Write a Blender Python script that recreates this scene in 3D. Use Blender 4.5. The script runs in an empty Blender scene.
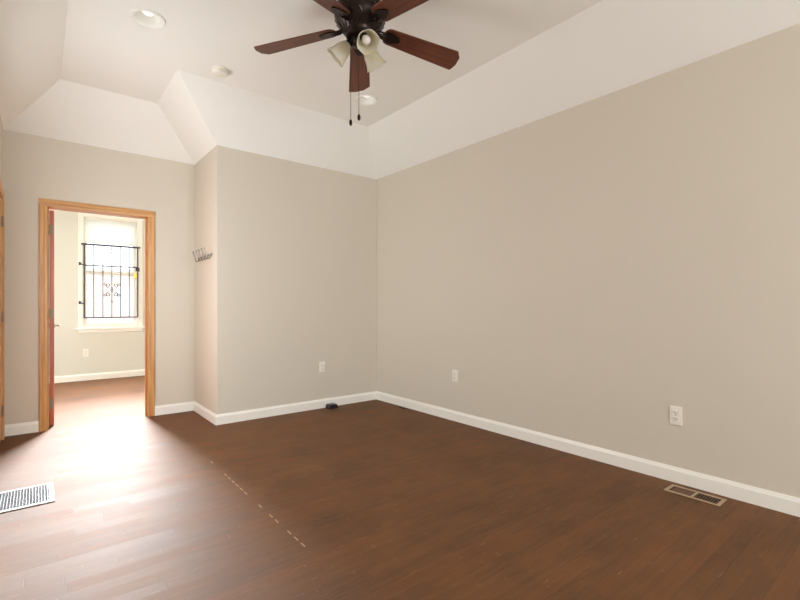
import bpy, bmesh, math, random
from mathutils import Vector, Matrix
from mathutils.geometry import tessellate_polygon
random.seed(7)
S = bpy.context.scene
C = S.collection
PI = math.pi
R = math.radians

FXL_ = -1.25; YREAR_ = -3.2
# ------------------------------------------------------------------ camera
CAM_H = 1.15
cam = bpy.data.cameras.new('camera')
cam.sensor_width = 36.0
cam.lens = 449.5 / 800 * 36
cam.shift_y = 5 / 800
cam.clip_start = 0.02
camo = bpy.data.objects.new('camera', cam)
C.objects.link(camo)
camo.location = (0, 0, CAM_H)
camo.rotation_euler = (R(90), 0, R(-38.9))
S.camera = camo

# ------------------------------------------------------------------ world, daylight, exposure
SKY = 2.8
w = bpy.data.worlds.new('overcast_sky')
S.world = w
w.use_nodes = True
bg = w.node_tree.nodes['Background']
bg.inputs['Color'].default_value = (0.93, 0.965, 1.0, 1)
bg.inputs['Strength'].default_value = SKY

def portal(loc, rot, sx, sy):
    l = bpy.data.lights.new('window_portal', 'AREA')
    l.shape = 'RECTANGLE'; l.size = sx; l.size_y = sy
    l.cycles.is_portal = True
    o = bpy.data.objects.new('window_portal', l); C.objects.link(o)
    o.location = loc; o.rotation_euler = rot
    return o
portal((0.905, 8.52, 1.64), (R(-90), 0, 0), 0.72, 1.66)          # far room window
portal((-1.38, 7.0, 1.5), (0, R(-90), 0), 1.5, 1.3)              # unseen side window added for far room light
portal((-0.40, 3.675, 1.45), (0, R(-90), 0), 1.4, 0.95)            # main room left window
portal((1.6, -3.35, 1.45), (R(90), 0, 0), 1.6, 1.7)              # main room rear window

def daylight(name, loc, direction, sx, sy, watts, col=(0.97, 0.98, 1.0)):
    # added area lamp standing in for daylight, at windows and inside the far room
    l = bpy.data.lights.new(name, 'AREA'); l.shape = 'RECTANGLE'; l.size = sx; l.size_y = sy
    l.energy = watts; l.color = col
    o = bpy.data.objects.new(name, l); C.objects.link(o); o.location = loc
    o.rotation_euler = Vector(direction).to_track_quat('-Z', 'Y').to_euler()
    return o
daylight('rear_window_fill', (1.6, YREAR_ + 0.004, 1.45), (0, 1, 0), 1.58, 1.68, 112, (0.93, 0.965, 1.0))  # area lamp added at the unseen rear window to lift walls and ceiling
daylight('left_window_daylight', (-0.228, 3.675, 1.45), (1, 0, 0), 0.93, 1.38, 31, (0.93, 0.965, 1.0))

far = daylight('floor_shine_fill', (1.06, 8.10, 2.70), (-0.12, -1, -0.52), 0.84, 0.16, 128, (0.93, 0.97, 1.0))  # unseen lamp added to lay the bright shine on the floor
far.data.spread = R(74)
dn = daylight('far_floor_fill', (0.9, 8.0, 2.72), (-0.1, -0.7, -1), 0.8, 0.2, 60, (0.95, 0.975, 1.0))  # added with no fixture, to brighten the far room floor
dn.data.spread = R(95)
daylight('side_window_fill', (FXL_ + 0.004, 7.0, 1.5), (1, 0, 0), 1.28, 1.48, 15, (1, 0.985, 0.96))  # added at the unseen side window to brighten the far room

S.view_settings.view_transform = 'Standard'
S.view_settings.look = 'None'
S.view_settings.exposure = 0.10
S.view_settings.gamma = 1.0
S.view_settings.use_curve_mapping = False
S.cycles.use_denoising = True
S.cycles.max_bounces = 14
S.cycles.diffuse_bounces = 8
S.cycles.glossy_bounces = 4
S.cycles.transparent_max_bounces = 12
S.cycles.sample_clamp_indirect = 8.0

# ------------------------------------------------------------------ materials
def srgb(r, g, b):
    f = lambda c: (c / 12.92 if c <= 0.04045 else ((c + 0.055) / 1.055) ** 2.4)
    return (f(r / 255), f(g / 255), f(b / 255), 1)

def new_mat(name):
    m = bpy.data.materials.new(name); m.use_nodes = True
    nt = m.node_tree
    return m, nt, nt.nodes['Principled BSDF']

def mat(name, col, rough=0.6, metal=0.0, spec=0.5, noise=0.0, nscale=20, bump=0.0, bscale=200):
    m, nt, p = new_mat(name)
    p.inputs['Roughness'].default_value = rough
    p.inputs['Metallic'].default_value = metal
    p.inputs['Specular IOR Level'].default_value = spec
    p.inputs['Base Color'].default_value = col
    tc = nt.nodes.new('ShaderNodeTexCoord')
    if noise:
        n = nt.nodes.new('ShaderNodeTexNoise'); n.inputs['Scale'].default_value = nscale
        n.inputs['Detail'].default_value = 4
        nt.links.new(tc.outputs['Object'], n.inputs['Vector'])
        mx = nt.nodes.new('ShaderNodeMix'); mx.data_type = 'RGBA'
        mx.inputs['A'].default_value = tuple(c * (1 - noise) for c in col[:3]) + (1,)
        mx.inputs['B'].default_value = tuple(min(1, c * (1 + noise)) for c in col[:3]) + (1,)
        nt.links.new(n.outputs['Fac'], mx.inputs['Factor'])
        nt.links.new(mx.outputs['Result'], p.inputs['Base Color'])
    if bump:
        n2 = nt.nodes.new('ShaderNodeTexNoise'); n2.inputs['Scale'].default_value = bscale
        nt.links.new(tc.outputs['Object'], n2.inputs['Vector'])
        b = nt.nodes.new('ShaderNodeBump'); b.inputs['Strength'].default_value = bump
        b.inputs['Distance'].default_value = 0.002
        nt.links.new(n2.outputs['Fac'], b.inputs['Height'])
        nt.links.new(b.outputs['Normal'], p.inputs['Normal'])
    return m

def wood(name, dark, light, axis='Z', rough=0.35, scale=1.0, coat=0.0):
    """Long grain along one axis of the object's own space."""
    m, nt, p = new_mat(name)
    tc = nt.nodes.new('ShaderNodeTexCoord')
    mp = nt.nodes.new('ShaderNodeMapping')
    s = {'X': (0.6, 14, 14), 'Y': (14, 0.6, 14), 'Z': (14, 14, 0.6)}[axis]
    mp.inputs['Scale'].default_value = tuple(c * scale for c in s)
    nt.links.new(tc.outputs['Object'], mp.inputs['Vector'])
    n = nt.nodes.new('ShaderNodeTexNoise')
    n.inputs['Scale'].default_value = 3.2; n.inputs['Detail'].default_value = 7
    n.inputs['Roughness'].default_value = 0.62; n.inputs['Distortion'].default_value = 0.5
    nt.links.new(mp.outputs['Vector'], n.inputs['Vector'])
    r = nt.nodes.new('ShaderNodeValToRGB')
    r.color_ramp.elements[0].position = 0.32; r.color_ramp.elements[0].color = dark
    r.color_ramp.elements[1].position = 0.68; r.color_ramp.elements[1].color = light
    nt.links.new(n.outputs['Fac'], r.inputs['Fac'])
    nt.links.new(r.outputs['Color'], p.inputs['Base Color'])
    p.inputs['Roughness'].default_value = rough
    p.inputs['Coat Weight'].default_value = coat
    p.inputs['Coat Roughness'].default_value = 0.25
    b = nt.nodes.new('ShaderNodeBump'); b.inputs['Strength'].default_value = 0.15
    b.inputs['Distance'].default_value = 0.001
    nt.links.new(n.outputs['Fac'], b.inputs['Height'])
    nt.links.new(b.outputs['Normal'], p.inputs['Normal'])
    return m

def floor_material():
    """Dark stained planks 152 mm wide, running along X, with grain, scuffs and pale butt joints."""
    m, nt, p = new_mat('stained_plank_floor')
    N = nt.nodes; L = nt.links
    def mth(op, a, b=None, c=None, clamp=False):
        n = N.new('ShaderNodeMath'); n.operation = op; n.use_clamp = clamp
        for i, v in enumerate((a, b, c)):
            if v is None: continue
            if isinstance(v, (int, float)): n.inputs[i].default_value = v
            else: L.new(v, n.inputs[i])
        return n.outputs[0]
    def mixc(f, a, b, mode='MIX'):
        n = N.new('ShaderNodeMix'); n.data_type = 'RGBA'; n.blend_type = mode
        if isinstance(f, (int, float)): n.inputs['Factor'].default_value = f
        else: L.new(f, n.inputs['Factor'])
        for k, v in (('A', a), ('B', b)):
            if isinstance(v, tuple): n.inputs[k].default_value = v
            else: L.new(v, n.inputs[k])
        return n.outputs['Result']
    tc = N.new('ShaderNodeTexCoord')
    sp = N.new('ShaderNodeSeparateXYZ'); L.new(tc.outputs['Object'], sp.inputs[0])
    x, y = sp.outputs[0], sp.outputs[1]
    W = 0.07625
    ry = mth('DIVIDE', mth('ADD', y, 10.0 + 0.045), W)
    row = mth('FLOOR', ry)
    fy = mth('FRACT', ry)
    wn = N.new('ShaderNodeTexWhiteNoise'); wn.noise_dimensions = '1D'; L.new(row, wn.inputs['W'])
    rx = mth('DIVIDE', mth('ADD', mth('ADD', x, 20.0), mth('MULTIPLY', wn.outputs['Value'], 3.0)), 0.72)
    colm = mth('FLOOR', rx); fx = mth('FRACT', rx)
    cv = N.new('ShaderNodeCombineXYZ'); L.new(row, cv.inputs[0]); L.new(colm, cv.inputs[1])
    wn2 = N.new('ShaderNodeTexWhiteNoise'); wn2.noise_dimensions = '2D'; L.new(cv.outputs[0], wn2.inputs['Vector'])
    pl = wn2.outputs['Value']
    # seams
    ey = mth('MULTIPLY', mth('MINIMUM', fy, mth('SUBTRACT', 1.0, fy)), W)
    ex = mth('MULTIPLY', mth('MINIMUM', fx, mth('SUBTRACT', 1.0, fx)), 0.72)
    seam = mth('LESS_THAN', mth('MINIMUM', ey, ex), 0.0012)
    # grain
    off = N.new('ShaderNodeCombineXYZ')
    L.new(mth('MULTIPLY', pl, 37.0), off.inputs[2])
    va = N.new('ShaderNodeVectorMath'); va.operation = 'ADD'
    L.new(tc.outputs['Object'], va.inputs[0]); L.new(off.outputs[0], va.inputs[1])
    mp = N.new('ShaderNodeMapping'); mp.inputs['Scale'].default_value = (1.6, 20, 1)
    L.new(va.outputs[0], mp.inputs[0])
    g = N.new('ShaderNodeTexNoise'); g.inputs['Scale'].default_value = 2.2; g.inputs['Detail'].default_value = 7
    g.inputs['Roughness'].default_value = 0.6; L.new(mp.outputs[0], g.inputs['Vector'])
    blot = N.new('ShaderNodeTexNoise'); blot.inputs['Scale'].default_value = 2.6; blot.inputs['Detail'].default_value = 8; blot.inputs['Roughness'].default_value = 0.62
    L.new(tc.outputs['Object'], blot.inputs['Vector'])
    rp = N.new('ShaderNodeValToRGB')
    rp.color_ramp.elements[0].position = 0.25; rp.color_ramp.elements[0].color = FLOOR_DARK
    rp.color_ramp.elements[1].position = 0.78; rp.color_ramp.elements[1].color = FLOOR_LIGHT
    gv = mth('ADD', mth('MULTIPLY', g.outputs['Fac'], 0.40),
             mth('ADD', mth('MULTIPLY', pl, 0.09), mth('MULTIPLY', blot.outputs['Fac'], 0.50)))
    L.new(gv, rp.inputs['Fac'])
    col = rp.outputs['Color']
    # reddish planks here and there
    red = mth('MULTIPLY', mth('GREATER_THAN', pl, 0.78), 0.22)
    col = mixc(red, col, FLOOR_RED)
    col = mixc(mth('MULTIPLY', seam, 0.30), col, srgb(44, 28, 18))
    # fine pale scratches stretched along and across the boards
    def scratches(scale, rot, thr, seed):
        mm = N.new('ShaderNodeMapping'); mm.inputs['Scale'].default_value = scale
        mm.inputs['Rotation'].default_value = (0, 0, rot); mm.inputs['Location'].default_value = (seed, seed * 1.7, 0)
        L.new(tc.outputs['Object'], mm.inputs[0])
        nn = N.new('ShaderNodeTexNoise'); nn.inputs['Scale'].default_value = 1; nn.inputs['Detail'].default_value = 1
        L.new(mm.outputs[0], nn.inputs['Vector'])
        return mth('GREATER_THAN', nn.outputs['Fac'], thr)
    sc = mth('MAXIMUM', scratches((9, 160, 1), 0.05, 0.755, 3.1), scratches((150, 10, 1), 0.25, 0.77, 8.3))
    col = mixc(mth('MULTIPLY', sc, 0.4), col, srgb(185, 150, 112))
    # row of pale butt-joint marks across the boards
    bx = mth('LESS_THAN', mth('ABSOLUTE', mth('SUBTRACT', x, 0.992)), 0.0032)
    by = mth('MULTIPLY', mth('GREATER_THAN', y, 1.95), mth('LESS_THAN', y, 3.45))
    wn3 = N.new('ShaderNodeTexWhiteNoise'); wn3.noise_dimensions = '1D'
    L.new(mth('ADD', row, 55.5), wn3.inputs['W'])
    dash = mth('MULTIPLY', mth('GREATER_THAN', wn3.outputs['Value'], 0.42), mth('MULTIPLY', mth('GREATER_THAN', fy, 0.25), mth('LESS_THAN', fy, 0.85)))
    mk = mth('MULTIPLY', mth('MULTIPLY', bx, by), dash)
    col = mixc(mth('MULTIPLY', mk, 0.7), col, srgb(200, 170, 125))
    L.new(col, p.inputs['Base Color'])
    rg = mth('ADD', FLOOR_ROUGH, mth('ADD', mth('MULTIPLY', pl, 0.05), mth('MULTIPLY', blot.outputs['Fac'], 0.06)))
    L.new(rg, p.inputs['Roughness'])
    p.inputs['Specular IOR Level'].default_value = FLOOR_SPEC
    hb = mth('ADD', mth('MULTIPLY', g.outputs['Fac'], 0.25), mth('MULTIPLY', mth('MINIMUM', mth('DIVIDE', mth('MINIMUM', ey, ex), 0.004), 1.0), 0.8))
    b = N.new('ShaderNodeBump'); b.inputs['Strength'].default_value = 0.35; b.inputs['Distance'].default_value = 0.0012
    L.new(hb, b.inputs['Height']); L.new(b.outputs['Normal'], p.inputs['Normal'])
    return m

FLOOR_DARK = srgb(72, 42, 17)
FLOOR_LIGHT = srgb(128, 82, 38)
FLOOR_RED = srgb(116, 64, 28)
FLOOR_ROUGH = 0.65
FLOOR_SPEC = 0.56

M = {}
M['wall'] = mat('beige_wall_paint', srgb(209, 201, 187), 0.75, spec=0.3, noise=0.012, nscale=1.5, bump=0.08, bscale=260)
M['cream'] = mat('cream_wall_paint', srgb(212, 211, 200), 0.7, spec=0.3, bump=0.08, bscale=260)
M['ceiling'] = mat('white_ceiling_paint', srgb(240, 240, 236), 0.85, spec=0.2, noise=0.01, nscale=2, bump=0.06, bscale=220)
M['trim'] = mat('white_trim_paint', srgb(240, 238, 230), 0.4, noise=0.01, nscale=8)
M['floor'] = floor_material()
M['oak_v'] = wood('honey_oak_upright', srgb(176, 122, 66), srgb(214, 165, 104), 'Z', 0.35)
M['oak_h'] = wood('honey_oak_header', srgb(176, 122, 66), srgb(214, 165, 104), 'X', 0.35)
M['oak_y'] = wood('honey_oak_side_header', srgb(176, 122, 66), srgb(214, 165, 104), 'Y', 0.35)
M['mahogany'] = wood('reddish_door_veneer', srgb(164, 84, 62), srgb(206, 128, 102), 'Z', 0.35)
M['blade'] = wood('walnut_fan_blade', srgb(72, 32, 20), srgb(118, 64, 38), 'X', 0.42, 1.6, 0.0)
M['bronze'] = mat('dark_bronze', srgb(44, 32, 28), 0.32, 0.7, noise=0.25, nscale=30)
M['iron'] = mat('black_iron', srgb(62, 60, 64), 0.5, 0.4, noise=0.1)
M['nickel'] = mat('satin_nickel', srgb(168, 162, 150), 0.3, 0.9, noise=0.05)
M['hinge'] = mat('aged_hinge_metal', srgb(150, 138, 116), 0.55, 0.4, noise=0.05)
M['brass'] = mat('brass', srgb(212, 170, 84), 0.3, 0.9, noise=0.05)
M['chrome'] = mat('chrome', srgb(150, 146, 140), 0.25, 1.0, noise=0.03)
M['plastic'] = mat('white_plastic', srgb(236, 232, 220), 0.35, noise=0.01)
M['slot'] = mat('outlet_slot', srgb(58, 52, 46), 0.6, noise=0.05)
M['black'] = mat('black_plastic', srgb(26, 22, 24), 0.4, noise=0.1)
M['brown'] = mat('dark_brown_scrap', srgb(70, 36, 24), 0.6, noise=0.2, nscale=60)
M['tan_metal'] = mat('tan_enamelled_metal', srgb(172, 146, 116), 0.45, 0.1, noise=0.05)
M['damper'] = mat('brown_damper_metal', srgb(112, 78, 54), 0.5, 0.2, noise=0.1)
M['duct'] = mat('dark_duct_shade', srgb(24, 18, 16), 0.8, noise=0.1)
M['grey_metal'] = mat('grey_enamelled_metal', srgb(206, 204, 200), 0.4, 0.1, noise=0.03)
M['louver_grey'] = mat('grey_louver_metal', srgb(150, 150, 154), 0.5, 0.1, noise=0.03)
M['grey_duct_shade'] = mat('grey_duct_shade', srgb(56, 56, 60), 0.8, noise=0.1)
M['bulb'] = mat('frosted_bulb', srgb(244, 240, 240), 0.25, noise=0.01)
M['shade'] = mat('cream_roller_fabric', srgb(240, 238, 226), 0.85, noise=0.01)
M['shade'].node_tree.nodes['Principled BSDF'].inputs['Transmission Weight'].default_value = 0.0
M['pink_brick'] = None
M['roof'] = mat('grey_roofing', srgb(214, 212, 212), 0.8, noise=0.1)
M['concrete'] = mat('pale_concrete', srgb(178, 174, 168), 0.9, noise=0.1, nscale=3)
M['stucco'] = mat('outer_wall_render', srgb(180, 170, 160), 0.9, noise=0.05)

def brick_material():
    m, nt, p = new_mat('pale_pink_brick')
    tc = nt.nodes.new('ShaderNodeTexCoord')
    mp = nt.nodes.new('ShaderNodeMapping'); mp.inputs['Rotation'].default_value = (R(90), 0, 0)
    nt.links.new(tc.outputs['Object'], mp.inputs[0])
    b = nt.nodes.new('ShaderNodeTexBrick')
    b.inputs['Color1'].default_value = srgb(236, 208, 202); b.inputs['Color2'].default_value = srgb(232, 198, 190)
    b.inputs['Mortar'].default_value = srgb(240, 230, 224)
    b.inputs['Scale'].default_value = 1.0; b.inputs['Brick Width'].default_value = 0.22
    b.inputs['Row Height'].default_value = 0.075; b.inputs['Mortar Size'].default_value = 0.008
    nt.links.new(mp.outputs[0], b.inputs['Vector'])
    nt.links.new(b.outputs['Color'], p.inputs['Base Color'])
    p.inputs['Roughness'].default_value = 0.9
    return m
M['pink_brick'] = brick_material()

def cream_glass():
    m = bpy.data.materials.new('cream_frosted_glass'); m.use_nodes = True
    nt = m.node_tree; nt.nodes.clear()
    out = nt.nodes.new('ShaderNodeOutputMaterial')
    d = nt.nodes.new('ShaderNodeBsdfDiffuse'); t = nt.nodes.new('ShaderNodeBsdfTranslucent')
    g = nt.nodes.new('ShaderNodeBsdfGlossy'); g.inputs['Roughness'].default_value = 0.2
    tc = nt.nodes.new('ShaderNodeTexCoord')
    n = nt.nodes.new('ShaderNodeTexNoise'); n.inputs['Scale'].default_value = 14; n.inputs['Detail'].default_value = 3
    nt.links.new(tc.outputs['Object'], n.inputs['Vector'])
    r = nt.nodes.new('ShaderNodeValToRGB')
    r.color_ramp.elements[0].position = 0.35; r.color_ramp.elements[0].color = srgb(252, 244, 214)
    r.color_ramp.elements[1].position = 0.65; r.color_ramp.elements[1].color = srgb(254, 252, 242)
    nt.links.new(n.outputs['Fac'], r.inputs['Fac'])
    nt.links.new(r.outputs['Color'], d.inputs['Color']); nt.links.new(r.outputs['Color'], t.inputs['Color'])
    a = nt.nodes.new('ShaderNodeMixShader'); a.inputs[0].default_value = 0.6
    nt.links.new(d.outputs[0], a.inputs[1]); nt.links.new(t.outputs[0], a.inputs[2])
    f = nt.nodes.new('ShaderNodeFresnel'); f.inputs['IOR'].default_value = 1.45
    b = nt.nodes.new('ShaderNodeMixShader')
    nt.links.new(f.outputs[0], b.inputs[0]); nt.links.new(a.outputs[0], b.inputs[1]); nt.links.new(g.outputs[0], b.inputs[2])
    nt.links.new(b.outputs[0], out.inputs['Surface'])
    return m
M['cream_glass'] = cream_glass()

def pane_glass():
    m = bpy.data.materials.new('window_glass'); m.use_nodes = True
    nt = m.node_tree; nt.nodes.clear()
    out = nt.nodes.new('ShaderNodeOutputMaterial')
    t = nt.nodes.new('ShaderNodeBsdfTransparent'); t.inputs['Color'].default_value = (0.96, 0.98, 0.97, 1)
    g = nt.nodes.new('ShaderNodeBsdfGlossy'); g.inputs['Roughness'].default_value = 0.02
    lw = nt.nodes.new('ShaderNodeLayerWeight')
    pw = nt.nodes.new('ShaderNodeMath'); pw.operation = 'POWER'; pw.inputs[1].default_value = 5
    nt.links.new(lw.outputs['Facing'], pw.inputs[0])
    f = nt.nodes.new('ShaderNodeMath'); f.operation = 'MULTIPLY_ADD'; f.inputs[1].default_value = 0.8; f.inputs[2].default_value = 0.03
    nt.links.new(pw.outputs[0], f.inputs[0])
    b = nt.nodes.new('ShaderNodeMixShader')
    nt.links.new(f.outputs[0], b.inputs[0]); nt.links.new(t.outputs[0], b.inputs[1]); nt.links.new(g.outputs[0], b.inputs[2])
    nt.links.new(b.outputs[0], out.inputs['Surface'])
    return m
M['glass'] = pane_glass()

def fabric_shade():
    m = bpy.data.materials.new('translucent_roller_fabric'); m.use_nodes = True
    nt = m.node_tree; nt.nodes.clear()
    out = nt.nodes.new('ShaderNodeOutputMaterial')
    d = nt.nodes.new('ShaderNodeBsdfDiffuse'); t = nt.nodes.new('ShaderNodeBsdfTranslucent')
    d.inputs['Color'].default_value = srgb(247, 247, 245); t.inputs['Color'].default_value = srgb(247, 247, 245)
    a = nt.nodes.new('ShaderNodeMixShader'); a.inputs[0].default_value = 0.75
    nt.links.new(d.outputs[0], a.inputs[1]); nt.links.new(t.outputs[0], a.inputs[2])
    nt.links.new(a.outputs[0], out.inputs['Surface'])
    return m
M['shade'] = fabric_shade()

def emitter(name, col, strength):
    m, nt, p = new_mat(name)
    p.inputs['Base Color'].default_value = col
    p.inputs['Emission Color'].default_value = col
    p.inputs['Emission Strength'].default_value = strength
    return m
M['lamp_on'] = emitter('lit_lamp_face', (1.0, 0.97, 0.92, 1), 0.55)

# ------------------------------------------------------------------ mesh helpers
def box(bm, x0, x1, y0, y1, z0, z1, bevel=0.0, seg=1):
    r = bmesh.ops.create_cube(bm, size=1)
    vs = r['verts']
    sx, sy, sz = x1 - x0, y1 - y0, z1 - z0
    for v in vs:
        v.co = Vector((x0 + (v.co.x + .5) * sx, y0 + (v.co.y + .5) * sy, z0 + (v.co.z + .5) * sz))
    if bevel:
        es = list({e for v in vs for e in v.link_edges})
        bmesh.ops.bevel(bm, geom=es, offset=bevel, segments=seg, affect='EDGES', profile=0.5)
    return bm

def prism(bm, prof, axis, a0, a1):
    """Extrude a 2D polygon. axis 'X': prof is (y,z); 'Y': (x,z); 'Z': (x,y)."""
    def P(p, a):
        return {'X': (a, p[0], p[1]), 'Y': (p[0], a, p[1]), 'Z': (p[0], p[1], a)}[axis]
    v0 = [bm.verts.new(P(p, a0)) for p in prof]
    v1 = [bm.verts.new(P(p, a1)) for p in prof]
    n = len(prof)
    bm.faces.new(v0); bm.faces.new(list(reversed(v1)))
    for i in range(n):
        bm.faces.new((v0[i], v1[i], v1[(i + 1) % n], v0[(i + 1) % n]))
    bmesh.ops.recalc_face_normals(bm, faces=bm.faces)
    return bm

def lathe(bm, prof, n=32, mtx=None, scallop=None):
    """Revolve (r,z) points about Z."""
    rings = []
    for k, (r, z) in enumerate(prof):
        if r < 1e-6:
            rings.append([bm.verts.new((0, 0, z))])
        else:
            ring = []
            for i in range(n):
                a = 2 * PI * i / n
                rr, zz = r, z
                if scallop: rr, zz = scallop(k, a, r, z)
                ring.append(bm.verts.new((rr * math.cos(a), rr * math.sin(a), zz)))
            rings.append(ring)
    for a, b in zip(rings, rings[1:]):
        for i in range(n):
            j = (i + 1) % n
            if len(a) == 1 and len(b) == 1: continue
            if len(a) == 1: bm.faces.new((a[0], b[i], b[j]))
            elif len(b) == 1: bm.faces.new((a[i], b[0], a[j]))
            else: bm.faces.new((a[i], b[i], b[j], a[j]))
    vs = [v for r_ in rings for v in r_]
    if mtx is not None:
        for v in vs: v.co = mtx @ v.co
    bmesh.ops.recalc_face_normals(bm, faces=bm.faces)
    return bm

def tube(bm, pts, rad, n=8, caps=True):
    pts = [Vector(p) for p in pts]
    rads = rad if isinstance(rad, (list, tuple)) else [rad] * len(pts)
    t0 = (pts[1] - pts[0]).normalized()
    up = Vector((0, 0, 1)) if abs(t0.z) < 0.9 else Vector((1, 0, 0))
    u = t0.cross(up).normalized()
    rings = []
    for i, p in enumerate(pts):
        if i == 0: t = t0
        elif i == len(pts) - 1: t = (pts[i] - pts[i - 1]).normalized()
        else: t = ((pts[i + 1] - p).normalized() + (p - pts[i - 1]).normalized()).normalized()
        u = (u - t * u.dot(t)).normalized(); v = t.cross(u)
        rings.append([bm.verts.new(p + rads[i] * (math.cos(2 * PI * k / n) * u + math.sin(2 * PI * k / n) * v)) for k in range(n)])
    for a, b in zip(rings, rings[1:]):
        for k in range(n):
            bm.faces.new((a[k], a[(k + 1) % n], b[(k + 1) % n], b[k]))
    if caps:
        bm.faces.new(list(reversed(rings[0]))); bm.faces.new(rings[-1])
    return bm

def obj(name, bm, m, parent=None, smooth=False, loc=None, rot=None):
    me = bpy.data.meshes.new(name)
    bm.normal_update()
    bm.to_mesh(me); bm.free()
    me.materials.append(m)
    if smooth:
        for p in me.polygons: p.use_smooth = True
        try: me.set_sharp_from_angle(angle=R(38))
        except Exception: pass
    o = bpy.data.objects.new(name, me); C.objects.link(o)
    if parent: o.parent = parent
    if loc: o.location = loc
    if rot: o.rotation_euler = rot
    return o

def struct(name, bm, m, parent=None, **k):
    o = obj(name, bm, m, parent, **k)
    if not parent: o['kind'] = 'structure'
    return o

def thing(name, label, cat, loc=(0, 0, 0), rotz=0.0, group=None):
    o = bpy.data.objects.new(name, None); C.objects.link(o)
    o.empty_display_size = 0.1
    o.location = loc; o.rotation_euler = (0, 0, rotz)
    o['label'] = label; o['category'] = cat
    if group: o['group'] = group
    return o

def dup(root, loc, rotz, label, group=None):
    r = root.copy(); C.objects.link(r); r.location = loc; r.rotation_euler = (0, 0, rotz)
    r['label'] = label
    if group: r['group'] = group
    for ch in list(root.children):
        c = ch.copy(); C.objects.link(c); c.parent = r
        for g in list(ch.children):
            d = g.copy(); C.objects.link(d); d.parent = c
    return r

B = bmesh.new

# ------------------------------------------------------------------ room dimensions
XR = 3.23; XL = -0.232; YB = 4.46; YD = 5.24; XN = 1.34; YREAR = -3.2
ZW = 2.685; ZC = 3.04; ZTOP = 3.25
YF = 8.35; DT = 0.14              # far wall of the next room; doorway wall thickness
FXL = -1.25; FXR = 2.7; FZC = 2.8

# floor and roof
struct('floor', box(B(), -1.5, 3.5, -3.5, 8.6, -0.12, 0), M['floor'])
struct('trim_roof', box(B(), -0.45, 3.5, -3.5, 5.24, ZTOP, ZTOP + 0.15), M['stucco'])
struct('trim_roof_far', box(B(), -1.5, 3.5, 5.24, 8.6, ZTOP, ZTOP + 0.15), M['stucco'])

# walls of the main room
struct('wall_right', box(B(), XR, XR + 0.18, -3.38, YB + 0.12, 0, ZTOP), M['wall'])
struct('wall_back', box(B(), XN, XR, YB, YB + 0.12, 0, ZTOP, 0.003, 2), M['wall'])
struct('wall_return', box(B(), XN, XN + 0.12, YB + 0.12, YD, 0, ZTOP), M['wall'])
def wall_with_hole(axis, a0, a1, t0, t1, z0, z1, holes):
    """Solid wall; holes = (a_lo, a_hi, z_lo, z_hi) sorted along the wall."""
    bm = B()
    def bx(p0, p1, q0, q1):
        if p1 - p0 < 1e-4 or q1 - q0 < 1e-4: return
        if axis == 'X': box(bm, p0, p1, t0, t1, q0, q1)
        else: box(bm, t0, t1, p0, p1, q0, q1)
    cur = a0
    for lo, hi, zl, zh in holes:
        bx(cur, lo, z0, z1); bx(lo, hi, z0, zl); bx(lo, hi, zh, z1); cur = hi
    bx(cur, a1, z0, z1)
    bmesh.ops.remove_doubles(bm, verts=bm.verts, dist=1e-5)
    return bm
DX0, DX1, DZ = 0.062, 0.898, 2.068            # rough opening of the doorway
struct('wall_doorway', wall_with_hole('X', -0.40, XN + 0.12, YD, YD + DT, 0, ZTOP, [(DX0, DX1, 0, DZ)]), M['wall'])
struct('wall_left', wall_with_hole('Y', YREAR, YD, XL - 0.16, XL, 0, ZTOP,
       [(3.20, 4.15, 0.75, 2.15), (4.30, 5.115, 0, 2.068)]), M['wall'])
struct('wall_rear', wall_with_hole('X', XL - 0.16, XR, YREAR - 0.14, YREAR, 0, ZTOP, [(0.8, 2.4, 0.6, 2.3)]), M['wall'])

# walls of the next room
FO = (0.54, 1.27, 0.80, 2.50)
struct('wall_far', wall_with_hole('X', FXL, FXR, YF, YF + 0.16, 0, ZTOP, [FO]), M['cream'])
struct('wall_far_left', wall_with_hole('Y', YD, YF + 0.16, FXL - 0.12, FXL, 0, ZTOP, [(6.35, 7.65, 0.75, 2.25)]), M['cream'])
struct('wall_far_right', box(B(), FXR, FXR + 0.12, YD + DT, YF + 0.16, 0, ZTOP), M['cream'])
struct('wall_near_left', box(B(), FXL, -0.40, YD, YD + DT, 0, ZTOP), M['cream'])
struct('wall_near_right', box(B(), XN + 0.12, FXR + 0.12, YD, YD + DT, 0, ZTOP), M['cream'])
struct('wall_doorway_lining', box(B(), -0.40, DX0 - 0.06, YD + DT, YD + DT + 0.012, 0, FZC), M['cream'])
struct('wall_doorway_lining', box(B(), DX1 + 0.07, XN + 0.12, YD + DT, YD + DT + 0.012, 0, FZC), M['cream'])
struct('ceiling_far', box(B(), FXL, FXR, YD + DT + 0.012, YF, FZC, FZC + 0.1), M['ceiling'])
struct('wall_closet', box(B(), XN + 0.12, XR + 0.18, YB + 0.60, YB + 0.72, 0, ZTOP), M['stucco'])

# ---- tray ceiling: flat panel with two round cut-outs, and slopes down to the walls
CL, CR, CB, CA, CN, CRR = 0.15, XR - 0.50, YB - 0.53, YD - 0.53, 0.875, YREAR + 0.5
CAN = [(0.568, 3.345), (2.36, 3.41)]
CAN_R = 0.078
def circ(cx, cy, r, n=40): return [Vector((cx + r * math.cos(2 * PI * i / n), cy + r * math.sin(2 * PI * i / n), 0)) for i in range(n)]
bm = B()
outer = [Vector(p) for p in ((CL, CRR, 0), (CR, CRR, 0), (CR, CB, 0), (CN, CB, 0), (CN, CA, 0), (CL, CA, 0))]
loops = [outer] + [list(reversed(circ(cx, cy, CAN_R))) for cx, cy in CAN]
flat = [p for l in loops for p in l]
vs = [bm.verts.new((p.x, p.y, ZC)) for p in flat]
for t in tessellate_polygon(loops):
    try: bm.faces.new([vs[i] for i in t])
    except ValueError: pass
up = {}
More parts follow.
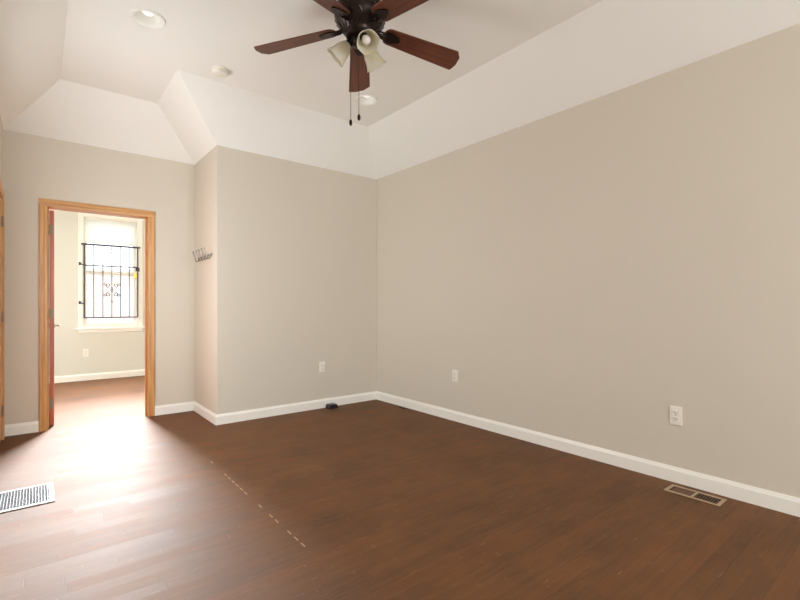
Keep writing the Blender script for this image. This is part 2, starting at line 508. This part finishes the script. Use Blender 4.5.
lo = [(XL, YREAR), (XR, YREAR), (XR, YB), (XN, YB), (XN, YD), (XL, YD)]
lv = [bm.verts.new((p[0], p[1], ZW)) for p in lo]
tv = vs[:6]
for i in range(6):
    j = (i + 1) % 6
    bm.faces.new((lv[i], lv[j], tv[j], tv[i]))
bmesh.ops.recalc_face_normals(bm, faces=bm.faces)
for f in bm.faces:
    pass
struct('ceiling', bm, M['ceiling'])

# ---- baseboards
def base_profile(t=0.015, h=0.098):
    return [(0, 0), (t, 0), (t, h - 0.022), (t - 0.005, h - 0.010), (t - 0.008, h), (0, h)]
def baseboard(name, axis, a0, a1, at, sgn):
    prof = [(at + sgn * u, v) for u, v in base_profile()]
    struct(name, prism(B(), prof, axis, a0, a1), M['trim'])
baseboard('baseboard_right', 'Y', YREAR, YB, XR, -1)
baseboard('baseboard_back', 'X', XN - 0.015, XR - 0.015, YB, -1)
baseboard('baseboard_return', 'Y', YB, YD - 0.015, XN, -1)
baseboard('baseboard_doorway_right', 'X', 0.95, XN, YD, -1)
baseboard('baseboard_doorway_left', 'X', XL, 0.010, YD, -1)
baseboard('baseboard_left', 'Y', YREAR, 4.235, XL, 1)
baseboard('baseboard_rear', 'X', XL + 0.015, XR - 0.015, YREAR, 1)
baseboard('baseboard_far', 'X', FXL, FXR, YF, -1)

# ------------------------------------------------------------------ main doorway (door_1)
def holder(name, loc=(0, 0, 0)):
    o = bpy.data.objects.new(name, None); C.objects.link(o); o.location = loc; o['kind'] = 'structure'
    o.empty_display_size = 0.1
    return o
def casing_profile(w_=0.065, t=0.017):
    # (across, out): moulded stop edge
    return [(0, 0), (w_, 0), (w_, t * 0.75), (w_ - 0.006, t), (0.030, t), (0.022, t * 0.72), (0.006, t * 0.62), (0, t * 0.4)]
d1 = holder('door_1', (0.48, YD, 0))
ox = 0.48
def casing_upright(xi, sgn, yf, ydir, ztop, par, m, o=ox, yo=YD):
    prof = [(xi + sgn * a - o, yf + ydir * b - yo) for a, b in casing_profile()]
    return obj('casing', prism(B(), prof, 'Z', 0, ztop), m, par)
JX0, JX1, JZ = 0.075, 0.885, 2.055
for yf, yd in ((YD, -1), (YD + DT + 0.0, 1)):
    casing_upright(JX0, -1, yf, yd, JZ, d1, M['oak_v'])
    casing_upright(JX1, 1, yf, yd, JZ, d1, M['oak_v'])
    prof = [(yf + yd * b - YD, JZ + a) for a, b in casing_profile()]
    obj('casing_header', prism(B(), prof, 'X', JX0 - 0.065 - ox, JX1 + 0.065 - ox), M['oak_h'], d1)
# jamb lining and stops
obj('jamb', box(B(), DX0 - ox, JX0 - ox, 0, DT, 0, JZ), M['oak_v'], d1)
obj('jamb', box(B(), JX1 - ox, DX1 - ox, 0, DT, 0, JZ), M['oak_v'], d1)
obj('jamb_head', box(B(), DX0 - ox, DX1 - ox, 0, DT, JZ, DZ), M['oak_h'], d1)
obj('door_stop', box(B(), JX0 - ox, JX0 + 0.010 - ox, 0.055, 0.095, 0, JZ, 0.002), M['oak_v'], d1)
obj('door_stop', box(B(), JX1 - 0.010 - ox, JX1 - ox, 0.055, 0.095, 0, JZ, 0.002), M['oak_v'], d1)
# open leaf, swung 90 degrees into the next room, hinged at the left jamb
leaf_parent = obj('door_leaf', box(B(), 0, 0.036, 0, 0.80, 0.012, 2.045, 0.002), M['mahogany'], d1,
                  loc=(JX0 + 0.014 - ox, DT + 0.004, 0))
leaf_parent.rotation_euler = (0, 0, R(-1.0))
for z in (0.22, 1.07, 1.86):
    bm = B(); tube(bm, [(-0.004, -0.006, z - 0.045), (-0.004, -0.006, z + 0.045)], 0.006, 10)
    box(bm, 0.0, 0.030, -0.0025, 0.0015, z - 0.045, z + 0.045)
    box(bm, -0.0125, 0.0, -0.040, -0.004, z - 0.045, z + 0.045)
    obj('hinge', bm, M['hinge'], leaf_parent, smooth=True)
bm = B()
for s, x0 in ((1, 0.036), (-1, 0.0)):
    lathe(bm, [(0, 0), (0.030, 0), (0.030, 0.006), (0.024, 0.010), (0.011, 0.012), (0.010, 0.045), (0, 0.045)], 24,
          Matrix.Translation((x0, 0.735, 0.93)) @ Matrix.Rotation(R(90) * s, 4, 'Y'))
    tube(bm, [(x0 + s * 0.045, 0.742, 0.93), (x0 + s * 0.050, 0.70, 0.931), (x0 + s * 0.050, 0.655, 0.930), (x0 + s * 0.046, 0.625, 0.928)],
         [0.010, 0.009, 0.008, 0.007], 10)
obj('door_handle', bm, M['nickel'], leaf_parent, smooth=True)

# ------------------------------------------------------------------ side door in the left wall (door_2)
d2 = holder('door_2', (XL, 4.7, 0))
def cas_side(yi, sgn):
    prof = [(b, yi + sgn * a - 4.7) for a, b in casing_profile(t=0.012)]
    return obj('casing', prism(B(), prof, 'Z', 0, JZ), M['oak_v'], d2)
cas_side(5.105, 1); cas_side(4.31, -1)
prof = [(b, JZ + a) for a, b in casing_profile(t=0.012)]
obj('casing_header', prism(B(), prof, 'Y', 4.31 - 0.065 - 4.7, 5.105 + 0.065 - 4.7), M['oak_y'], d2)
obj('jamb', box(B(), -0.16, 0, 5.105 - 4.7, 5.115 - 4.7, 0, JZ), M['oak_v'], d2)
obj('jamb', box(B(), -0.16, 0, 4.30 - 4.7, 4.31 - 4.7, 0, JZ), M['oak_v'], d2)
obj('jamb_head', box(B(), -0.16, 0, 4.30 - 4.7, 5.115 - 4.7, JZ, 2.068), M['oak_y'], d2)
lf = obj('door_leaf', box(B(), -0.042, -0.006, 4.313 - 4.7, 5.101 - 4.7, 0.012, 2.05, 0.002), M['oak_v'], d2)
for z in (0.25, 1.05, 1.86):
    bm = B(); tube(bm, [(0.003, 5.103 - 4.7, z - 0.045), (0.003, 5.103 - 4.7, z + 0.045)], 0.007, 10)
    box(bm, -0.006, -0.003, 5.07 - 4.7, 5.101 - 4.7, z - 0.045, z + 0.045)
    obj('hinge', bm, M['hinge'], lf, smooth=True)

# ------------------------------------------------------------------ windows
def window(name, axis, a0, a1, z0, z1, wall_in, inward, depth, casing=0.065, stool=True, mullions=1):
    """Sash window in a wall. axis: wall runs along X or Y. inward = sign of room side."""
    h = holder(name)
    def bx(bm, p0, p1, q0, q1, z_0, z_1, bev=0.0):
        q0, q1 = sorted((wall_in + inward * q0, wall_in + inward * q1))
        if axis == 'X': box(bm, p0, p1, q0, q1, z_0, z_1, bev)
        else: box(bm, q0, q1, p0, p1, z_0, z_1, bev)
    t = 0.018
    bm = B()
    bx(bm, a0 - casing, a0, 0, t, z0 + 0.0, z1 + casing, 0.003)
    bx(bm, a1, a1 + casing, 0, t, z0 + 0.0, z1 + casing, 0.003)
    bx(bm, a0, a1, 0, t, z1, z1 + casing, 0.003)
    obj('window_casing', bm, M['trim'], h)
    bm = B()
    rt = 0.012
    bx(bm, a0, a0 + rt, -depth, 0, z0, z1); bx(bm, a1 - rt, a1, -depth, 0, z0, z1)
    bx(bm, a0 + rt, a1 - rt, -depth, 0, z1 - rt, z1); bx(bm, a0 + rt, a1 - rt, -depth, 0, z0, z0 + rt)
    obj('window_lining', bm, M['trim'], h)
    if stool:
        bm = B(); bx(bm, a0 - casing - 0.03, a1 + casing + 0.03, 0, 0.045, z0 - 0.026, z0, 0.004)
        bx(bm, a0 - casing, a1 + casing, 0, 0.014, z0 - 0.075, z0 - 0.026, 0.003)
        obj('window_sill', bm, M['trim'], h)
    zm = (z0 + z1) / 2
    for (s0, s1, dq) in ((z0 + rt, zm + 0.02, -0.05), (zm - 0.02, z1 - rt, -0.09)):
        bm = B(); f = 0.042
        bx(bm, a0 + rt, a0 + rt + f, dq - 0.035, dq, s0, s1, 0.003); bx(bm, a1 - rt - f, a1 - rt, dq - 0.035, dq, s0, s1, 0.003)
        bx(bm, a0 + rt + f, a1 - rt - f, dq - 0.035, dq, s0, s0 + f + 0.012, 0.003); bx(bm, a0 + rt + f, a1 - rt - f, dq - 0.035, dq, s1 - f, s1, 0.003)
        s = obj('sash', bm, M['trim'], h)
        bm = B(); bx(bm, a0 + rt + f, a1 - rt - f, dq - 0.020, dq - 0.016, s0 + f + 0.012, s1 - f)
        obj('pane', bm, M['glass'], s)
    return h
window('window_1', 'X', FO[0], FO[1], FO[2], FO[3], YF, -1, 0.16)
window('window_2', 'Y', 3.20, 4.15, 0.75, 2.15, XL, 1, 0.16, stool=False)
window('window_3', 'X', 0.8, 2.4, 0.6, 2.3, YREAR, 1, 0.14)
window('window_4', 'Y', 6.35, 7.65, 0.75, 2.25, FXL, 1, 0.12)  # unseen window added to let more light into the far room

# roller shade in the far window
rs = thing('roller_shade', 'cream roller shade pulled partway down in the far room window, above the iron bars', 'window shade', (0.905, YF - 0.002, 2.47))
bm = B(); tube(bm, [(-0.345, 0.030, 0.0), (0.345, 0.030, 0.0)], 0.020, 16)
obj('roller', bm, M['trim'], rs, smooth=True)
bm = B(); box(bm, -0.338, 0.338, 0.010, 0.0115, -0.345, 0.0)
obj('shade_fabric', bm, M['shade'], rs)
bm = B(); box(bm, -0.338, 0.338, 0.004, 0.017, -0.362, -0.340, 0.003)
obj('hem_bar', bm, M['trim'], rs)

# ------------------------------------------------------------------ security gate at the far window
GX0, GX1, GZ0, GZ1 = 0.556, 1.262, 0.955, 2.070
GY = YF - 0.040
gt = thing('security_gate', 'black wrought iron security gate with scrolls fixed over the far room window', 'window gate', (0.905, GY, GZ0))
gx = lambda v: v - 0.905
gz = lambda v: v - GZ0
bm = B()
for (p, q) in (((GX0, GZ0), (GX0, GZ1)), ((GX1, GZ0), (GX1, GZ1))):
    box(bm, gx(p[0]) - 0.009, gx(p[0]) + 0.009, -0.009, 0.009, gz(p[1]), gz(q[1]), 0.002)
box(bm, gx(GX0), gx(GX1), -0.008, 0.008, -0.008, 0.010, 0.002)
box(bm, gx(GX0), gx(GX1), -0.008, 0.008, gz(1.745), gz(1.763), 0.002)
obj('gate_frame', bm, M['iron'], gt)
bm = B(); box(bm, gx(0.515), gx(1.295), -0.014, 0.014, gz(GZ1) - 0.008, gz(GZ1) + 0.018, 0.003)
obj('top_rail', bm, M['iron'], gt)
for k in range(1, 6):
    xx = GX0 + (GX1 - GX0) * k / 6
    bm = B(); tube(bm, [(gx(xx), 0, 0), (gx(xx), 0, gz(GZ1))], 0.0065, 8)
    obj('bar', bm, M['iron'], gt, smooth=True)
def scroll(cx, cz, r0, turns, a0, s, n=40):
    out = []
    for i in range(n + 1):
        t = i / n
        r = r0 * (1 - 0.82 * t)
        a = a0 + s * 2 * PI * turns * t
        out.append((cx + r * math.cos(a), -0.012, cz + r * math.sin(a)))
    return out
bm = B()
cx0 = gx((GX0 + GX1) / 2)
for s in (-1, 1):
    for zc, up_ in ((1.455 - GZ0, 1), (1.315 - GZ0, -1)):
        tube(bm, scroll(cx0 + s * 0.046, zc, 0.036, 1.25, R(90) * -up_ + R(90) * 0, s * up_, 36), 0.0065, 6)
        tube(bm, scroll(cx0 + s * 0.086, zc + up_ * 0.014, 0.022, 1.1, R(90), -s, 26), 0.0052, 6)
    tube(bm, [(cx0 + s * 0.046, -0.012, 1.419 - GZ0), (cx0 + s * 0.014, -0.012, 1.385 - GZ0), (cx0 + s * 0.046, -0.012, 1.351 - GZ0)], 0.0045, 6)
lathe(bm, [(0, -0.05), (0.012, -0.030), (0.006, -0.010), (0.015, 0.0), (0.006, 0.012), (0.012, 0.035), (0, 0.055)], 12,
      Matrix.Translation((cx0, -0.008, 1.385 - GZ0)))
obj('center_scrollwork', bm, M['iron'], gt, smooth=True)
bm = B(); lathe(bm, [(0, -0.022), (0.014, 0), (0, 0.018)], 10, Matrix.Translation((cx0, -0.008, 1.205 - GZ0)))
obj('diamond_drop', bm, M['iron'], gt, smooth=True)
bm = B()
for s in (-1, 1):
    tube(bm, scroll(cx0 + s * 0.040, 2.02 - GZ0, 0.030, 1.2, R(90), s, 30), 0.004, 6)
    tube(bm, scroll(cx0 + s * 0.085, 2.045 - GZ0, 0.020, 1.1, R(90), -s, 26), 0.0035, 6)
lathe(bm, [(0, -0.03), (0.012, 0), (0, 0.025)], 10, Matrix.Translation((cx0, -0.006, 1.975 - GZ0)))
obj('upper_scrollwork', bm, M['iron'], gt, smooth=True)
for z in (1.765, 1.175):
    bm = B()
    tube(bm, [(gx(GX0) - 0.004, 0, gz(z)), (gx(GX0) - 0.030, -0.004, gz(z) - 0.004), (gx(GX0) - 0.052, 0.012, gz(z) + 0.018)], 0.0075, 8)
    box(bm, gx(GX0) - 0.070, gx(GX0) - 0.044, 0.012, 0.020, gz(z) - 0.012, gz(z) + 0.035, 0.002)
    obj('hinge', bm, M['iron'], gt, smooth=True)
bm = B(); box(bm, gx(GX1) - 0.030, gx(GX1) + 0.024, -0.022, 0.012, gz(1.690), gz(1.750), 0.004)
lk = obj('lock_box', bm, M['iron'], gt)
bm = B(); tube(bm, [(gx(GX1) - 0.028, -0.026, gz(1.70)), (gx(GX1) - 0.030, -0.026, gz(1.665)), (gx(GX1) - 0.046, -0.026, gz(1.650))], 0.004, 8)
box(bm, gx(GX1) - 0.066, gx(GX1) - 0.018, -0.036, -0.016, gz(1.575), gz(1.660), 0.005, 2)
obj('padlock', bm, M['brass'], lk)

# ------------------------------------------------------------------ outside the far window
struct('ground', box(B(), -30, 30, -30, 60, -0.75, -0.6), M['concrete'])
nb = thing('neighbour_building', 'pale pink brick building seen outside through the barred far window', 'building', (2.0, 21, -0.6))
obj('wall', box(B(), -2.6, 1.15, 0, 6, 0, 3.0), M['pink_brick'], nb)
rf = obj('roof', box(B(), -2.8, 1.3, -0.2, 6.2, 3.0, 3.2, 0.02), M['roof'], nb)
for xx in (-2.2, -0.9, 0.35):
    bm = B(); box(bm, xx, xx + 0.62, -0.03, 0.0, 1.3, 2.5, 0.005)
    f = obj('window', bm, M['trim'], nb)
    bm = B(); box(bm, xx + 0.06, xx + 0.56, -0.036, -0.030, 1.36, 2.44)
    obj('pane', bm, mat('neighbour_pane', srgb(214, 220, 228), 0.3), f)

# ------------------------------------------------------------------ ceiling fan
FX, FY, FZ = 1.516, 2.263, 2.76
fan = thing('ceiling_fan', 'dark bronze ceiling fan with five brown wooden blades and a cream glass light kit', 'ceiling fan', (FX, FY, FZ))
bm = B()
lathe(bm, [(0, 0.28), (0.075, 0.28), (0.078, 0.262), (0.060, 0.235), (0.040, 0.222), (0.030, 0.205), (0.030, 0.19), (0, 0.19)], 40)
obj('canopy', bm, M['bronze'], fan, smooth=True)
bm = B()
lathe(bm, [(0, 0.205), (0.060, 0.205), (0.120, 0.195), (0.150, 0.175), (0.156, 0.150), (0.150, 0.140), (0.156, 0.132),
           (0.152, 0.105), (0.142, 0.085), (0.130, 0.070), (0.098, 0.040), (0.085, 0.020), (0.085, 0.004), (0.074, -0.004), (0, -0.004)], 56)
for k in range(20):
    a = 2 * PI * k / 20
    pts = []
    for i in range(7):
        t = i / 6
        rr = 0.150 - 0.050 * t; aa = a + 0.16 * math.sin(PI * t)
        pts.append((rr * math.cos(aa), rr * math.sin(aa), 0.100 - 0.062 * t))
    tube(bm, pts, 0.0045, 6)
obj('motor_housing', bm, M['bronze'], fan, smooth=True)
def blade_bm():
    bm = B()
    r0, r1 = 0.150, 0.682
    w0, w1 = 0.065, 0.080
    top = []
    # outline: rounded root, clipped tip corners
    def hw(r): return w0 + (w1 - w0) * (r - r0) / (r1 - r0)
    for i in range(9):
        a = R(90) + R(180) * i / 8
        top.append((r0 + 0.042 + 0.042 * math.cos(a), (hw(r0) - 0.004) * math.sin(a)))
    top.append((r1 - 0.040, -hw(r1)))
    top.append((r1 - 0.006, -hw(r1) * 0.45)); top.append((r1, hw(r1) * 0.35))
    top.append((r1 - 0.012, hw(r1) - 0.006)); top.append((r1 - 0.020, hw(r1)))
    v0 = [bm.verts.new((x, y, 0)) for x, y in top]
    v1 = [bm.verts.new((x, y, 0.006)) for x, y in top]
    bm.faces.new(v0); bm.faces.new(list(reversed(v1)))
    for i in range(len(top)):
        j = (i + 1) % len(top)
        bm.faces.new((v0[i], v1[i], v1[j], v0[j]))
    bmesh.ops.recalc_face_normals(bm, faces=bm.faces)
    es = [e for e in bm.edges if abs(e.verts[0].co.z - e.verts[1].co.z) < 1e-6]
    bmesh.ops.bevel(bm, geom=es, offset=0.0015, segments=1, affect='EDGES')
    return bm
def iron_bm():
    bm = B()
    # leaf-shaped plate under the blade root
    out = []
    n = 28
    for i in range(n):
        a = 2 * PI * i / n
        r_ = 1 + 0.12 * math.cos(3 * a)
        out.append((0.205 + 0.052 * r_ * math.cos(a), 0.036 * r_ * math.sin(a)))
    v0 = [bm.verts.new((x, y, -0.008)) for x, y in out]; v1 = [bm.verts.new((x, y, -0.0005)) for x, y in out]
    bm.faces.new(v0); bm.faces.new(list(reversed(v1)))
    for i in range(n):
        j = (i + 1) % n
        bm.faces.new((v0[i], v1[i], v1[j], v0[j]))
    bmesh.ops.recalc_face_normals(bm, faces=bm.faces)
    tube(bm, [(0.070, 0, 0.012), (0.100, 0, 0.004), (0.130, 0, -0.008), (0.165, 0, -0.007)], [0.013, 0.011, 0.010, 0.012], 10)
    for s in (-1, 1):
        tube(bm, [(0.085, 0, 0.010), (0.115, s * 0.018, 0.0), (0.150, s * 0.022, -0.006), (0.180, s * 0.012, -0.006)], 0.0055, 8)
    for x, y in ((0.185, 0.016), (0.185, -0.016), (0.235, 0)):
        lathe(bm, [(0, -0.0115), (0.005, -0.010), (0.006, -0.007), (0, -0.007)], 10, Matrix.Translation((x, y, 0)))
    return bm
b0 = None
for k in range(5):
    az = R(56.6 + 72 * k)
    q = Matrix.Rotation(az, 4, 'Z') @ Matrix.Rotation(R(6.0), 4, 'Y') @ Matrix.Rotation(R(-13), 4, 'X')
    if b0 is None:
        bl = b0 = obj('blade', blade_bm(), M['blade'], fan)
        ir = i0 = obj('blade_iron', iron_bm(), M['bronze'], bl, smooth=True)
    else:
        bl = b0.copy(); C.objects.link(bl); bl.parent = fan
        ir = i0.copy(); C.objects.link(ir); ir.parent = bl
    bl.rotation_euler = q.to_euler(); bl.location = (0, 0, 0.070)
# switch housing and light kit
bm = B()
lathe(bm, [(0, -0.004), (0.050, -0.004), (0.054, -0.012), (0.054, -0.030), (0.044, -0.044), (0.030, -0.052), (0.014, -0.058), (0.010, -0.070), (0, -0.074)], 36)
obj('switch_housing', bm, M['bronze'], fan, smooth=True)
def tulip(bm, mtx):
    prof = [(0.021, 0.0), (0.028, 0.004), (0.037, 0.020), (0.046, 0.042), (0.049, 0.064), (0.053, 0.084), (0.059, 0.102), (0.067, 0.116)]
    inner = [(r - 0.003, z + 0.001) for r, z in reversed(prof)]
    full = prof + inner
    N_ = len(prof)
    def sc(k, a, r, z):
        kk = k if k < N_ else 2 * N_ - 1 - k
        t = max(0, (kk - 4) / (N_ - 5))
        return r * (1 + 0.03 * t * math.cos(6 * a)), z + 0.003 * t * math.cos(6 * a)
    lathe(bm, full, 48, mtx, sc)
    return bm
for az in (-106, 134, 14):
    az = R(az)
    Mz = Matrix.Rotation(az, 4, 'Z')
    # local: arm goes out along +x, shade axis tilted out and down
    tilt = Mz @ Matrix.Translation((0.066, 0, -0.026)) @ Matrix.Rotation(R(180 - 47), 4, 'Y')
    bm = B()
    pts = [Mz @ Vector(p) for p in ((0.040, 0, -0.020), (0.055, 0, -0.021), (0.064, 0, -0.024), (0.072, 0, -0.032))]
    tube(bm, pts, 0.010, 12)
    lathe(bm, [(0, -0.012), (0.020, -0.012), (0.025, -0.004), (0.025, 0.010), (0.021, 0.012), (0, 0.012)], 24, tilt)
    arm = obj('light_arm', bm, M['bronze'], fan, smooth=True)
    obj('glass_shade', tulip(B(), tilt @ Matrix.Translation((0, 0, 0.004))), M['cream_glass'], arm, smooth=True)
    bm = B()
    lathe(bm, [(0, 0.012), (0.012, 0.014), (0.013, 0.030), (0.022, 0.050), (0.026, 0.066), (0.023, 0.082), (0.013, 0.092), (0, 0.095)], 24, tilt)
    obj('bulb', bm, M['bulb'], arm, smooth=True)
Rv = Vector((math.cos(R(-38.9)), math.sin(R(-38.9)), 0)); Fv = Vector((-Rv.y, Rv.x, 0))
for (lat, dep, zend) in ((-0.056, 0.0, 2.252), (-0.002, -0.052, 2.262)):
    p = Rv * lat + Fv * dep
    bm = B(); tube(bm, [(p.x * .9, p.y * .9, -0.030), (p.x, p.y, -0.045), (p.x, p.y, zend - FZ + 0.01)], 0.0014, 6)
    for i in range(38):
        z = -0.05 - (FZ - zend - 0.06) * i / 38
        lathe(bm, [(0, -0.0022), (0.0022, 0), (0, 0.0022)], 6, Matrix.Translation((p.x, p.y, z)))
    ch = obj('pull_chain', bm, M['bronze'], fan, smooth=True)
    bm = B(); lathe(bm, [(0, 0.020), (0.004, 0.018), (0.009, 0.006), (0.010, -0.006), (0.006, -0.018), (0, -0.021)], 16, Matrix.Translation((p.x, p.y, zend - FZ)))
    obj('pull', bm, M['bronze'], ch, smooth=True)

# ------------------------------------------------------------------ recessed lights
def recessed(loc, label):
    t = thing('recessed_light', label, 'ceiling light', (loc[0], loc[1], ZC), R(20), 'recessed ceiling lights')
    bm = B()
    lathe(bm, [(0.074, 0.0), (0.078, -0.001), (0.104, -0.001), (0.1035, -0.007), (0.097, -0.012), (0.080, -0.006), (0.074, 0.004), (0.070, 0.030), (0.066, 0.080), (0.0, 0.084),
               (0.0, 0.088), (0.072, 0.086), (0.0765, 0.030), (0.0765, 0.002)], 48)
    obj('trim_ring', bm, M['ceiling'], t, smooth=True)
    bm = B()
    lathe(bm, [(0, 0.080), (0.016, 0.080), (0.018, 0.066), (0.032, 0.040), (0.033, 0.033), (0.028, 0.029), (0, 0.027)], 32)
    obj('bulb', bm, M['lamp_on'], t, smooth=True)
    return t
a_ = recessed(CAN[0], 'white round recessed light in the flat ceiling near the doorway, left of the smoke detector')
b_ = dup(a_, (CAN[1][0], CAN[1][1], ZC), R(20), 'white round recessed light in the flat ceiling behind the fan pull chains')

# ------------------------------------------------------------------ smoke detector
sd = thing('smoke_detector', 'small round white smoke detector on the flat ceiling near the sloped corner', 'smoke detector', (1.144, 3.72, ZC))
bm = B(); lathe(bm, [(0, 0), (0.066, 0), (0.068, -0.004), (0.066, -0.010), (0, -0.010)], 40)
obj('mounting_plate', bm, M['plastic'], sd, smooth=True)
bm = B(); lathe(bm, [(0, -0.010), (0.058, -0.010), (0.060, -0.014), (0.056, -0.018), (0.060, -0.022), (0.058, -0.034), (0.046, -0.042), (0.020, -0.044), (0.018, -0.047), (0, -0.047)], 40)
obj('detector_body', bm, M['plastic'], sd, smooth=True)

# ------------------------------------------------------------------ coat hooks on the return wall
hk = thing('coat_hook_rack', 'small metal rack of coat hooks mounted on the narrow wall beside the doorway', 'coat hooks', (XN, 4.80, 1.62))
bm = B(); box(bm, -0.006, 0, -0.22, 0.22, 0.024, 0.042, 0.002)
obj('rail', bm, M['nickel'], hk)
for k in range(5):
    y = -0.20 + 0.10 * k
    bm = B()
    tube(bm, [(-0.004, y, 0.034), (-0.012, y, 0.018), (-0.024, y, -0.006), (-0.036, y, -0.018), (-0.048, y, -0.012), (-0.056, y, 0.012), (-0.066, y, 0.050), (-0.074, y, 0.078)],
         [0.0055] * 7 + [0.005], 10)
    lathe(bm, [(0, -0.009), (0.007, -0.006), (0.009, 0), (0.007, 0.006), (0, 0.009)], 12, Matrix.Translation((-0.076, y, 0.082)))
    obj('hook', bm, M['chrome'], hk, smooth=True)

# ------------------------------------------------------------------ outlets
def outlet(loc, rotz, label):
    """Plate faces local -Y."""
    t = thing('wall_outlet', label, 'power outlet', loc, rotz, 'duplex wall outlets')
    bm = B(); box(bm, -0.037, 0.037, -0.006, 0, -0.060, 0.060, 0.003, 2)
    obj('cover_plate', bm, M['plastic'], t)
    for z in (0.020, -0.020):
        bm = B(); box(bm, -0.017, 0.017, -0.009, -0.005, z - 0.0145, z + 0.0145, 0.004, 2)
        rc = obj('receptacle', bm, M['plastic'], t)
        bm = B()
        box(bm, -0.0085, -0.0058, -0.0095, -0.0085, z - 0.002, z + 0.008)
        box(bm, 0.0058, 0.0085, -0.0095, -0.0085, z - 0.002, z + 0.007)
        lathe(bm, [(0, 0), (0.0028, 0), (0.0028, 0.001), (0, 0.001)], 12, Matrix.Translation((0, -0.0085, z - 0.007)) @ Matrix.Rotation(R(90), 4, 'X'))
        obj('slots', bm, M['slot'], rc)
    bm = B(); lathe(bm, [(0, 0), (0.0035, 0), (0.003, 0.0012), (0, 0.0014)], 12, Matrix.Translation((0, -0.006, 0)) @ Matrix.Rotation(R(90), 4, 'X'))
    obj('screw', bm, M['nickel'], t)
    return t
o1 = outlet((XR, 1.146, 0.432), R(-90), 'white duplex outlet on the long right wall, the near one above the tan floor vent')
dup(o1, (XR, 3.131, 0.445), R(-90), 'white duplex outlet on the long right wall, the far one toward the room corner')
dup(o1, (2.479, YB, 0.456), 0, 'white duplex outlet on the back wall above the small black box')
dup(o1, (0.572, YF, 0.418), 0, 'white duplex outlet under the window in the far room')

# ------------------------------------------------------------------ floor register by the right wall
rg = thing('floor_register', 'tan metal floor register with two slotted halves beside the right baseboard', 'floor vent', (3.09, 0.997, 0))
HX, HY = 0.068, 0.147
bm = B()
box(bm, -HX, HX, -HY, HY, 0.0005, 0.0015)
obj('duct_shade_plate', bm, M['duct'], rg)  # plate on solid floor; its dark colour stands in for the duct's shade
bm = B()
fw = 0.020
box(bm, -HX, -HX + fw, -HY, HY, 0.001, 0.006, 0.0015); box(bm, HX - fw, HX, -HY, HY, 0.001, 0.006, 0.0015)
box(bm, -HX + fw, HX - fw, -HY, -HY + fw, 0.001, 0.006, 0.0015); box(bm, -HX + fw, HX - fw, HY - fw, HY, 0.001, 0.006, 0.0015)
box(bm, -HX + fw, HX - fw, -0.008, 0.008, 0.001, 0.006, 0.0015)
obj('frame', bm, M['tan_metal'], rg)
bm = B(); box(bm, -HX + fw, HX - fw, 0.008, HY - fw - 0.014, 0.0015, 0.003)
dm = obj('damper', bm, M['damper'], rg); 
for s, m_ in ((-1, M['damper']), (1, M['damper'])):
    bm = B()
    for i in range(8):
        y = s * (0.017 + i * 0.0142)
        box(bm, -HX + fw, HX - fw, y - 0.0018, y + 0.0018, 0.0016, 0.0052)
    obj('louvers', bm, m_, rg)

# ------------------------------------------------------------------ return air grille in the floor, left
gr = thing('floor_return_grille', 'wide grey metal return air grille set in the floor near the left wall', 'floor vent', (-0.065, 3.49, 0))
GXH, GYH = 0.145, 0.178
bm = B(); box(bm, -GXH, GXH, -GYH, GYH, 0.0005, 0.0015)
obj('duct_shade_plate', bm, M['grey_duct_shade'], gr)  # no hole below; shade under the louvers is put into the plate's grey
bm = B(); fw = 0.024
box(bm, -GXH, -GXH + fw, -GYH, GYH, 0.001, 0.007, 0.002); box(bm, GXH - fw, GXH, -GYH, GYH, 0.001, 0.007, 0.002)
box(bm, -GXH + fw, GXH - fw, -GYH, -GYH + fw, 0.001, 0.007, 0.002); box(bm, -GXH + fw, GXH - fw, GYH - fw, GYH, 0.001, 0.007, 0.002)
obj('frame', bm, M['grey_metal'], gr)
bm = B()
for i in range(17):
    x = -GXH + fw + (2 * GXH - 2 * fw) * (i + 0.5) / 17
    box(bm, x - 0.0016, x + 0.0016, -GYH + fw, GYH - fw, 0.0016, 0.0055)
for i in range(13):
    y = -GYH + fw + (2 * GYH - 2 * fw) * (i + 0.5) / 13
    box(bm, -GXH + fw, GXH - fw, y - 0.0010, y + 0.0010, 0.0016, 0.0045)
obj('louvers', bm, M['louver_grey'], gr)

# ------------------------------------------------------------------ small things on the floor
bb = thing('bait_box', 'small black plastic box on the floor against the back baseboard', 'box', (2.56, 4.385, 0))
bm = B(); prism(bm, [(-0.055, 0), (0.055, 0), (0.052, 0.026), (-0.052, 0.026)], 'Y', -0.042, 0.042)
obj('base', bm, M['black'], bb)
bm = B(); prism(bm, [(-0.053, 0.026), (0.053, 0.026), (0.042, 0.044), (-0.042, 0.044)], 'Y', -0.040, 0.040)
obj('lid', bm, M['black'], bb)

sc = B()
prism(sc, [(-0.016, -0.050), (0.012, -0.046), (0.017, 0.010), (0.010, 0.048), (-0.012, 0.042), (-0.018, 0.004)], 'Z', 0.0005, 0.010)
s_ = obj('wood_scrap', sc, M['brown'], loc=(3.172, 3.885, 0))
s_['label'] = 'small flat dark brown scrap on the floor against the right baseboard near the corner'
s_['category'] = 'scrap'
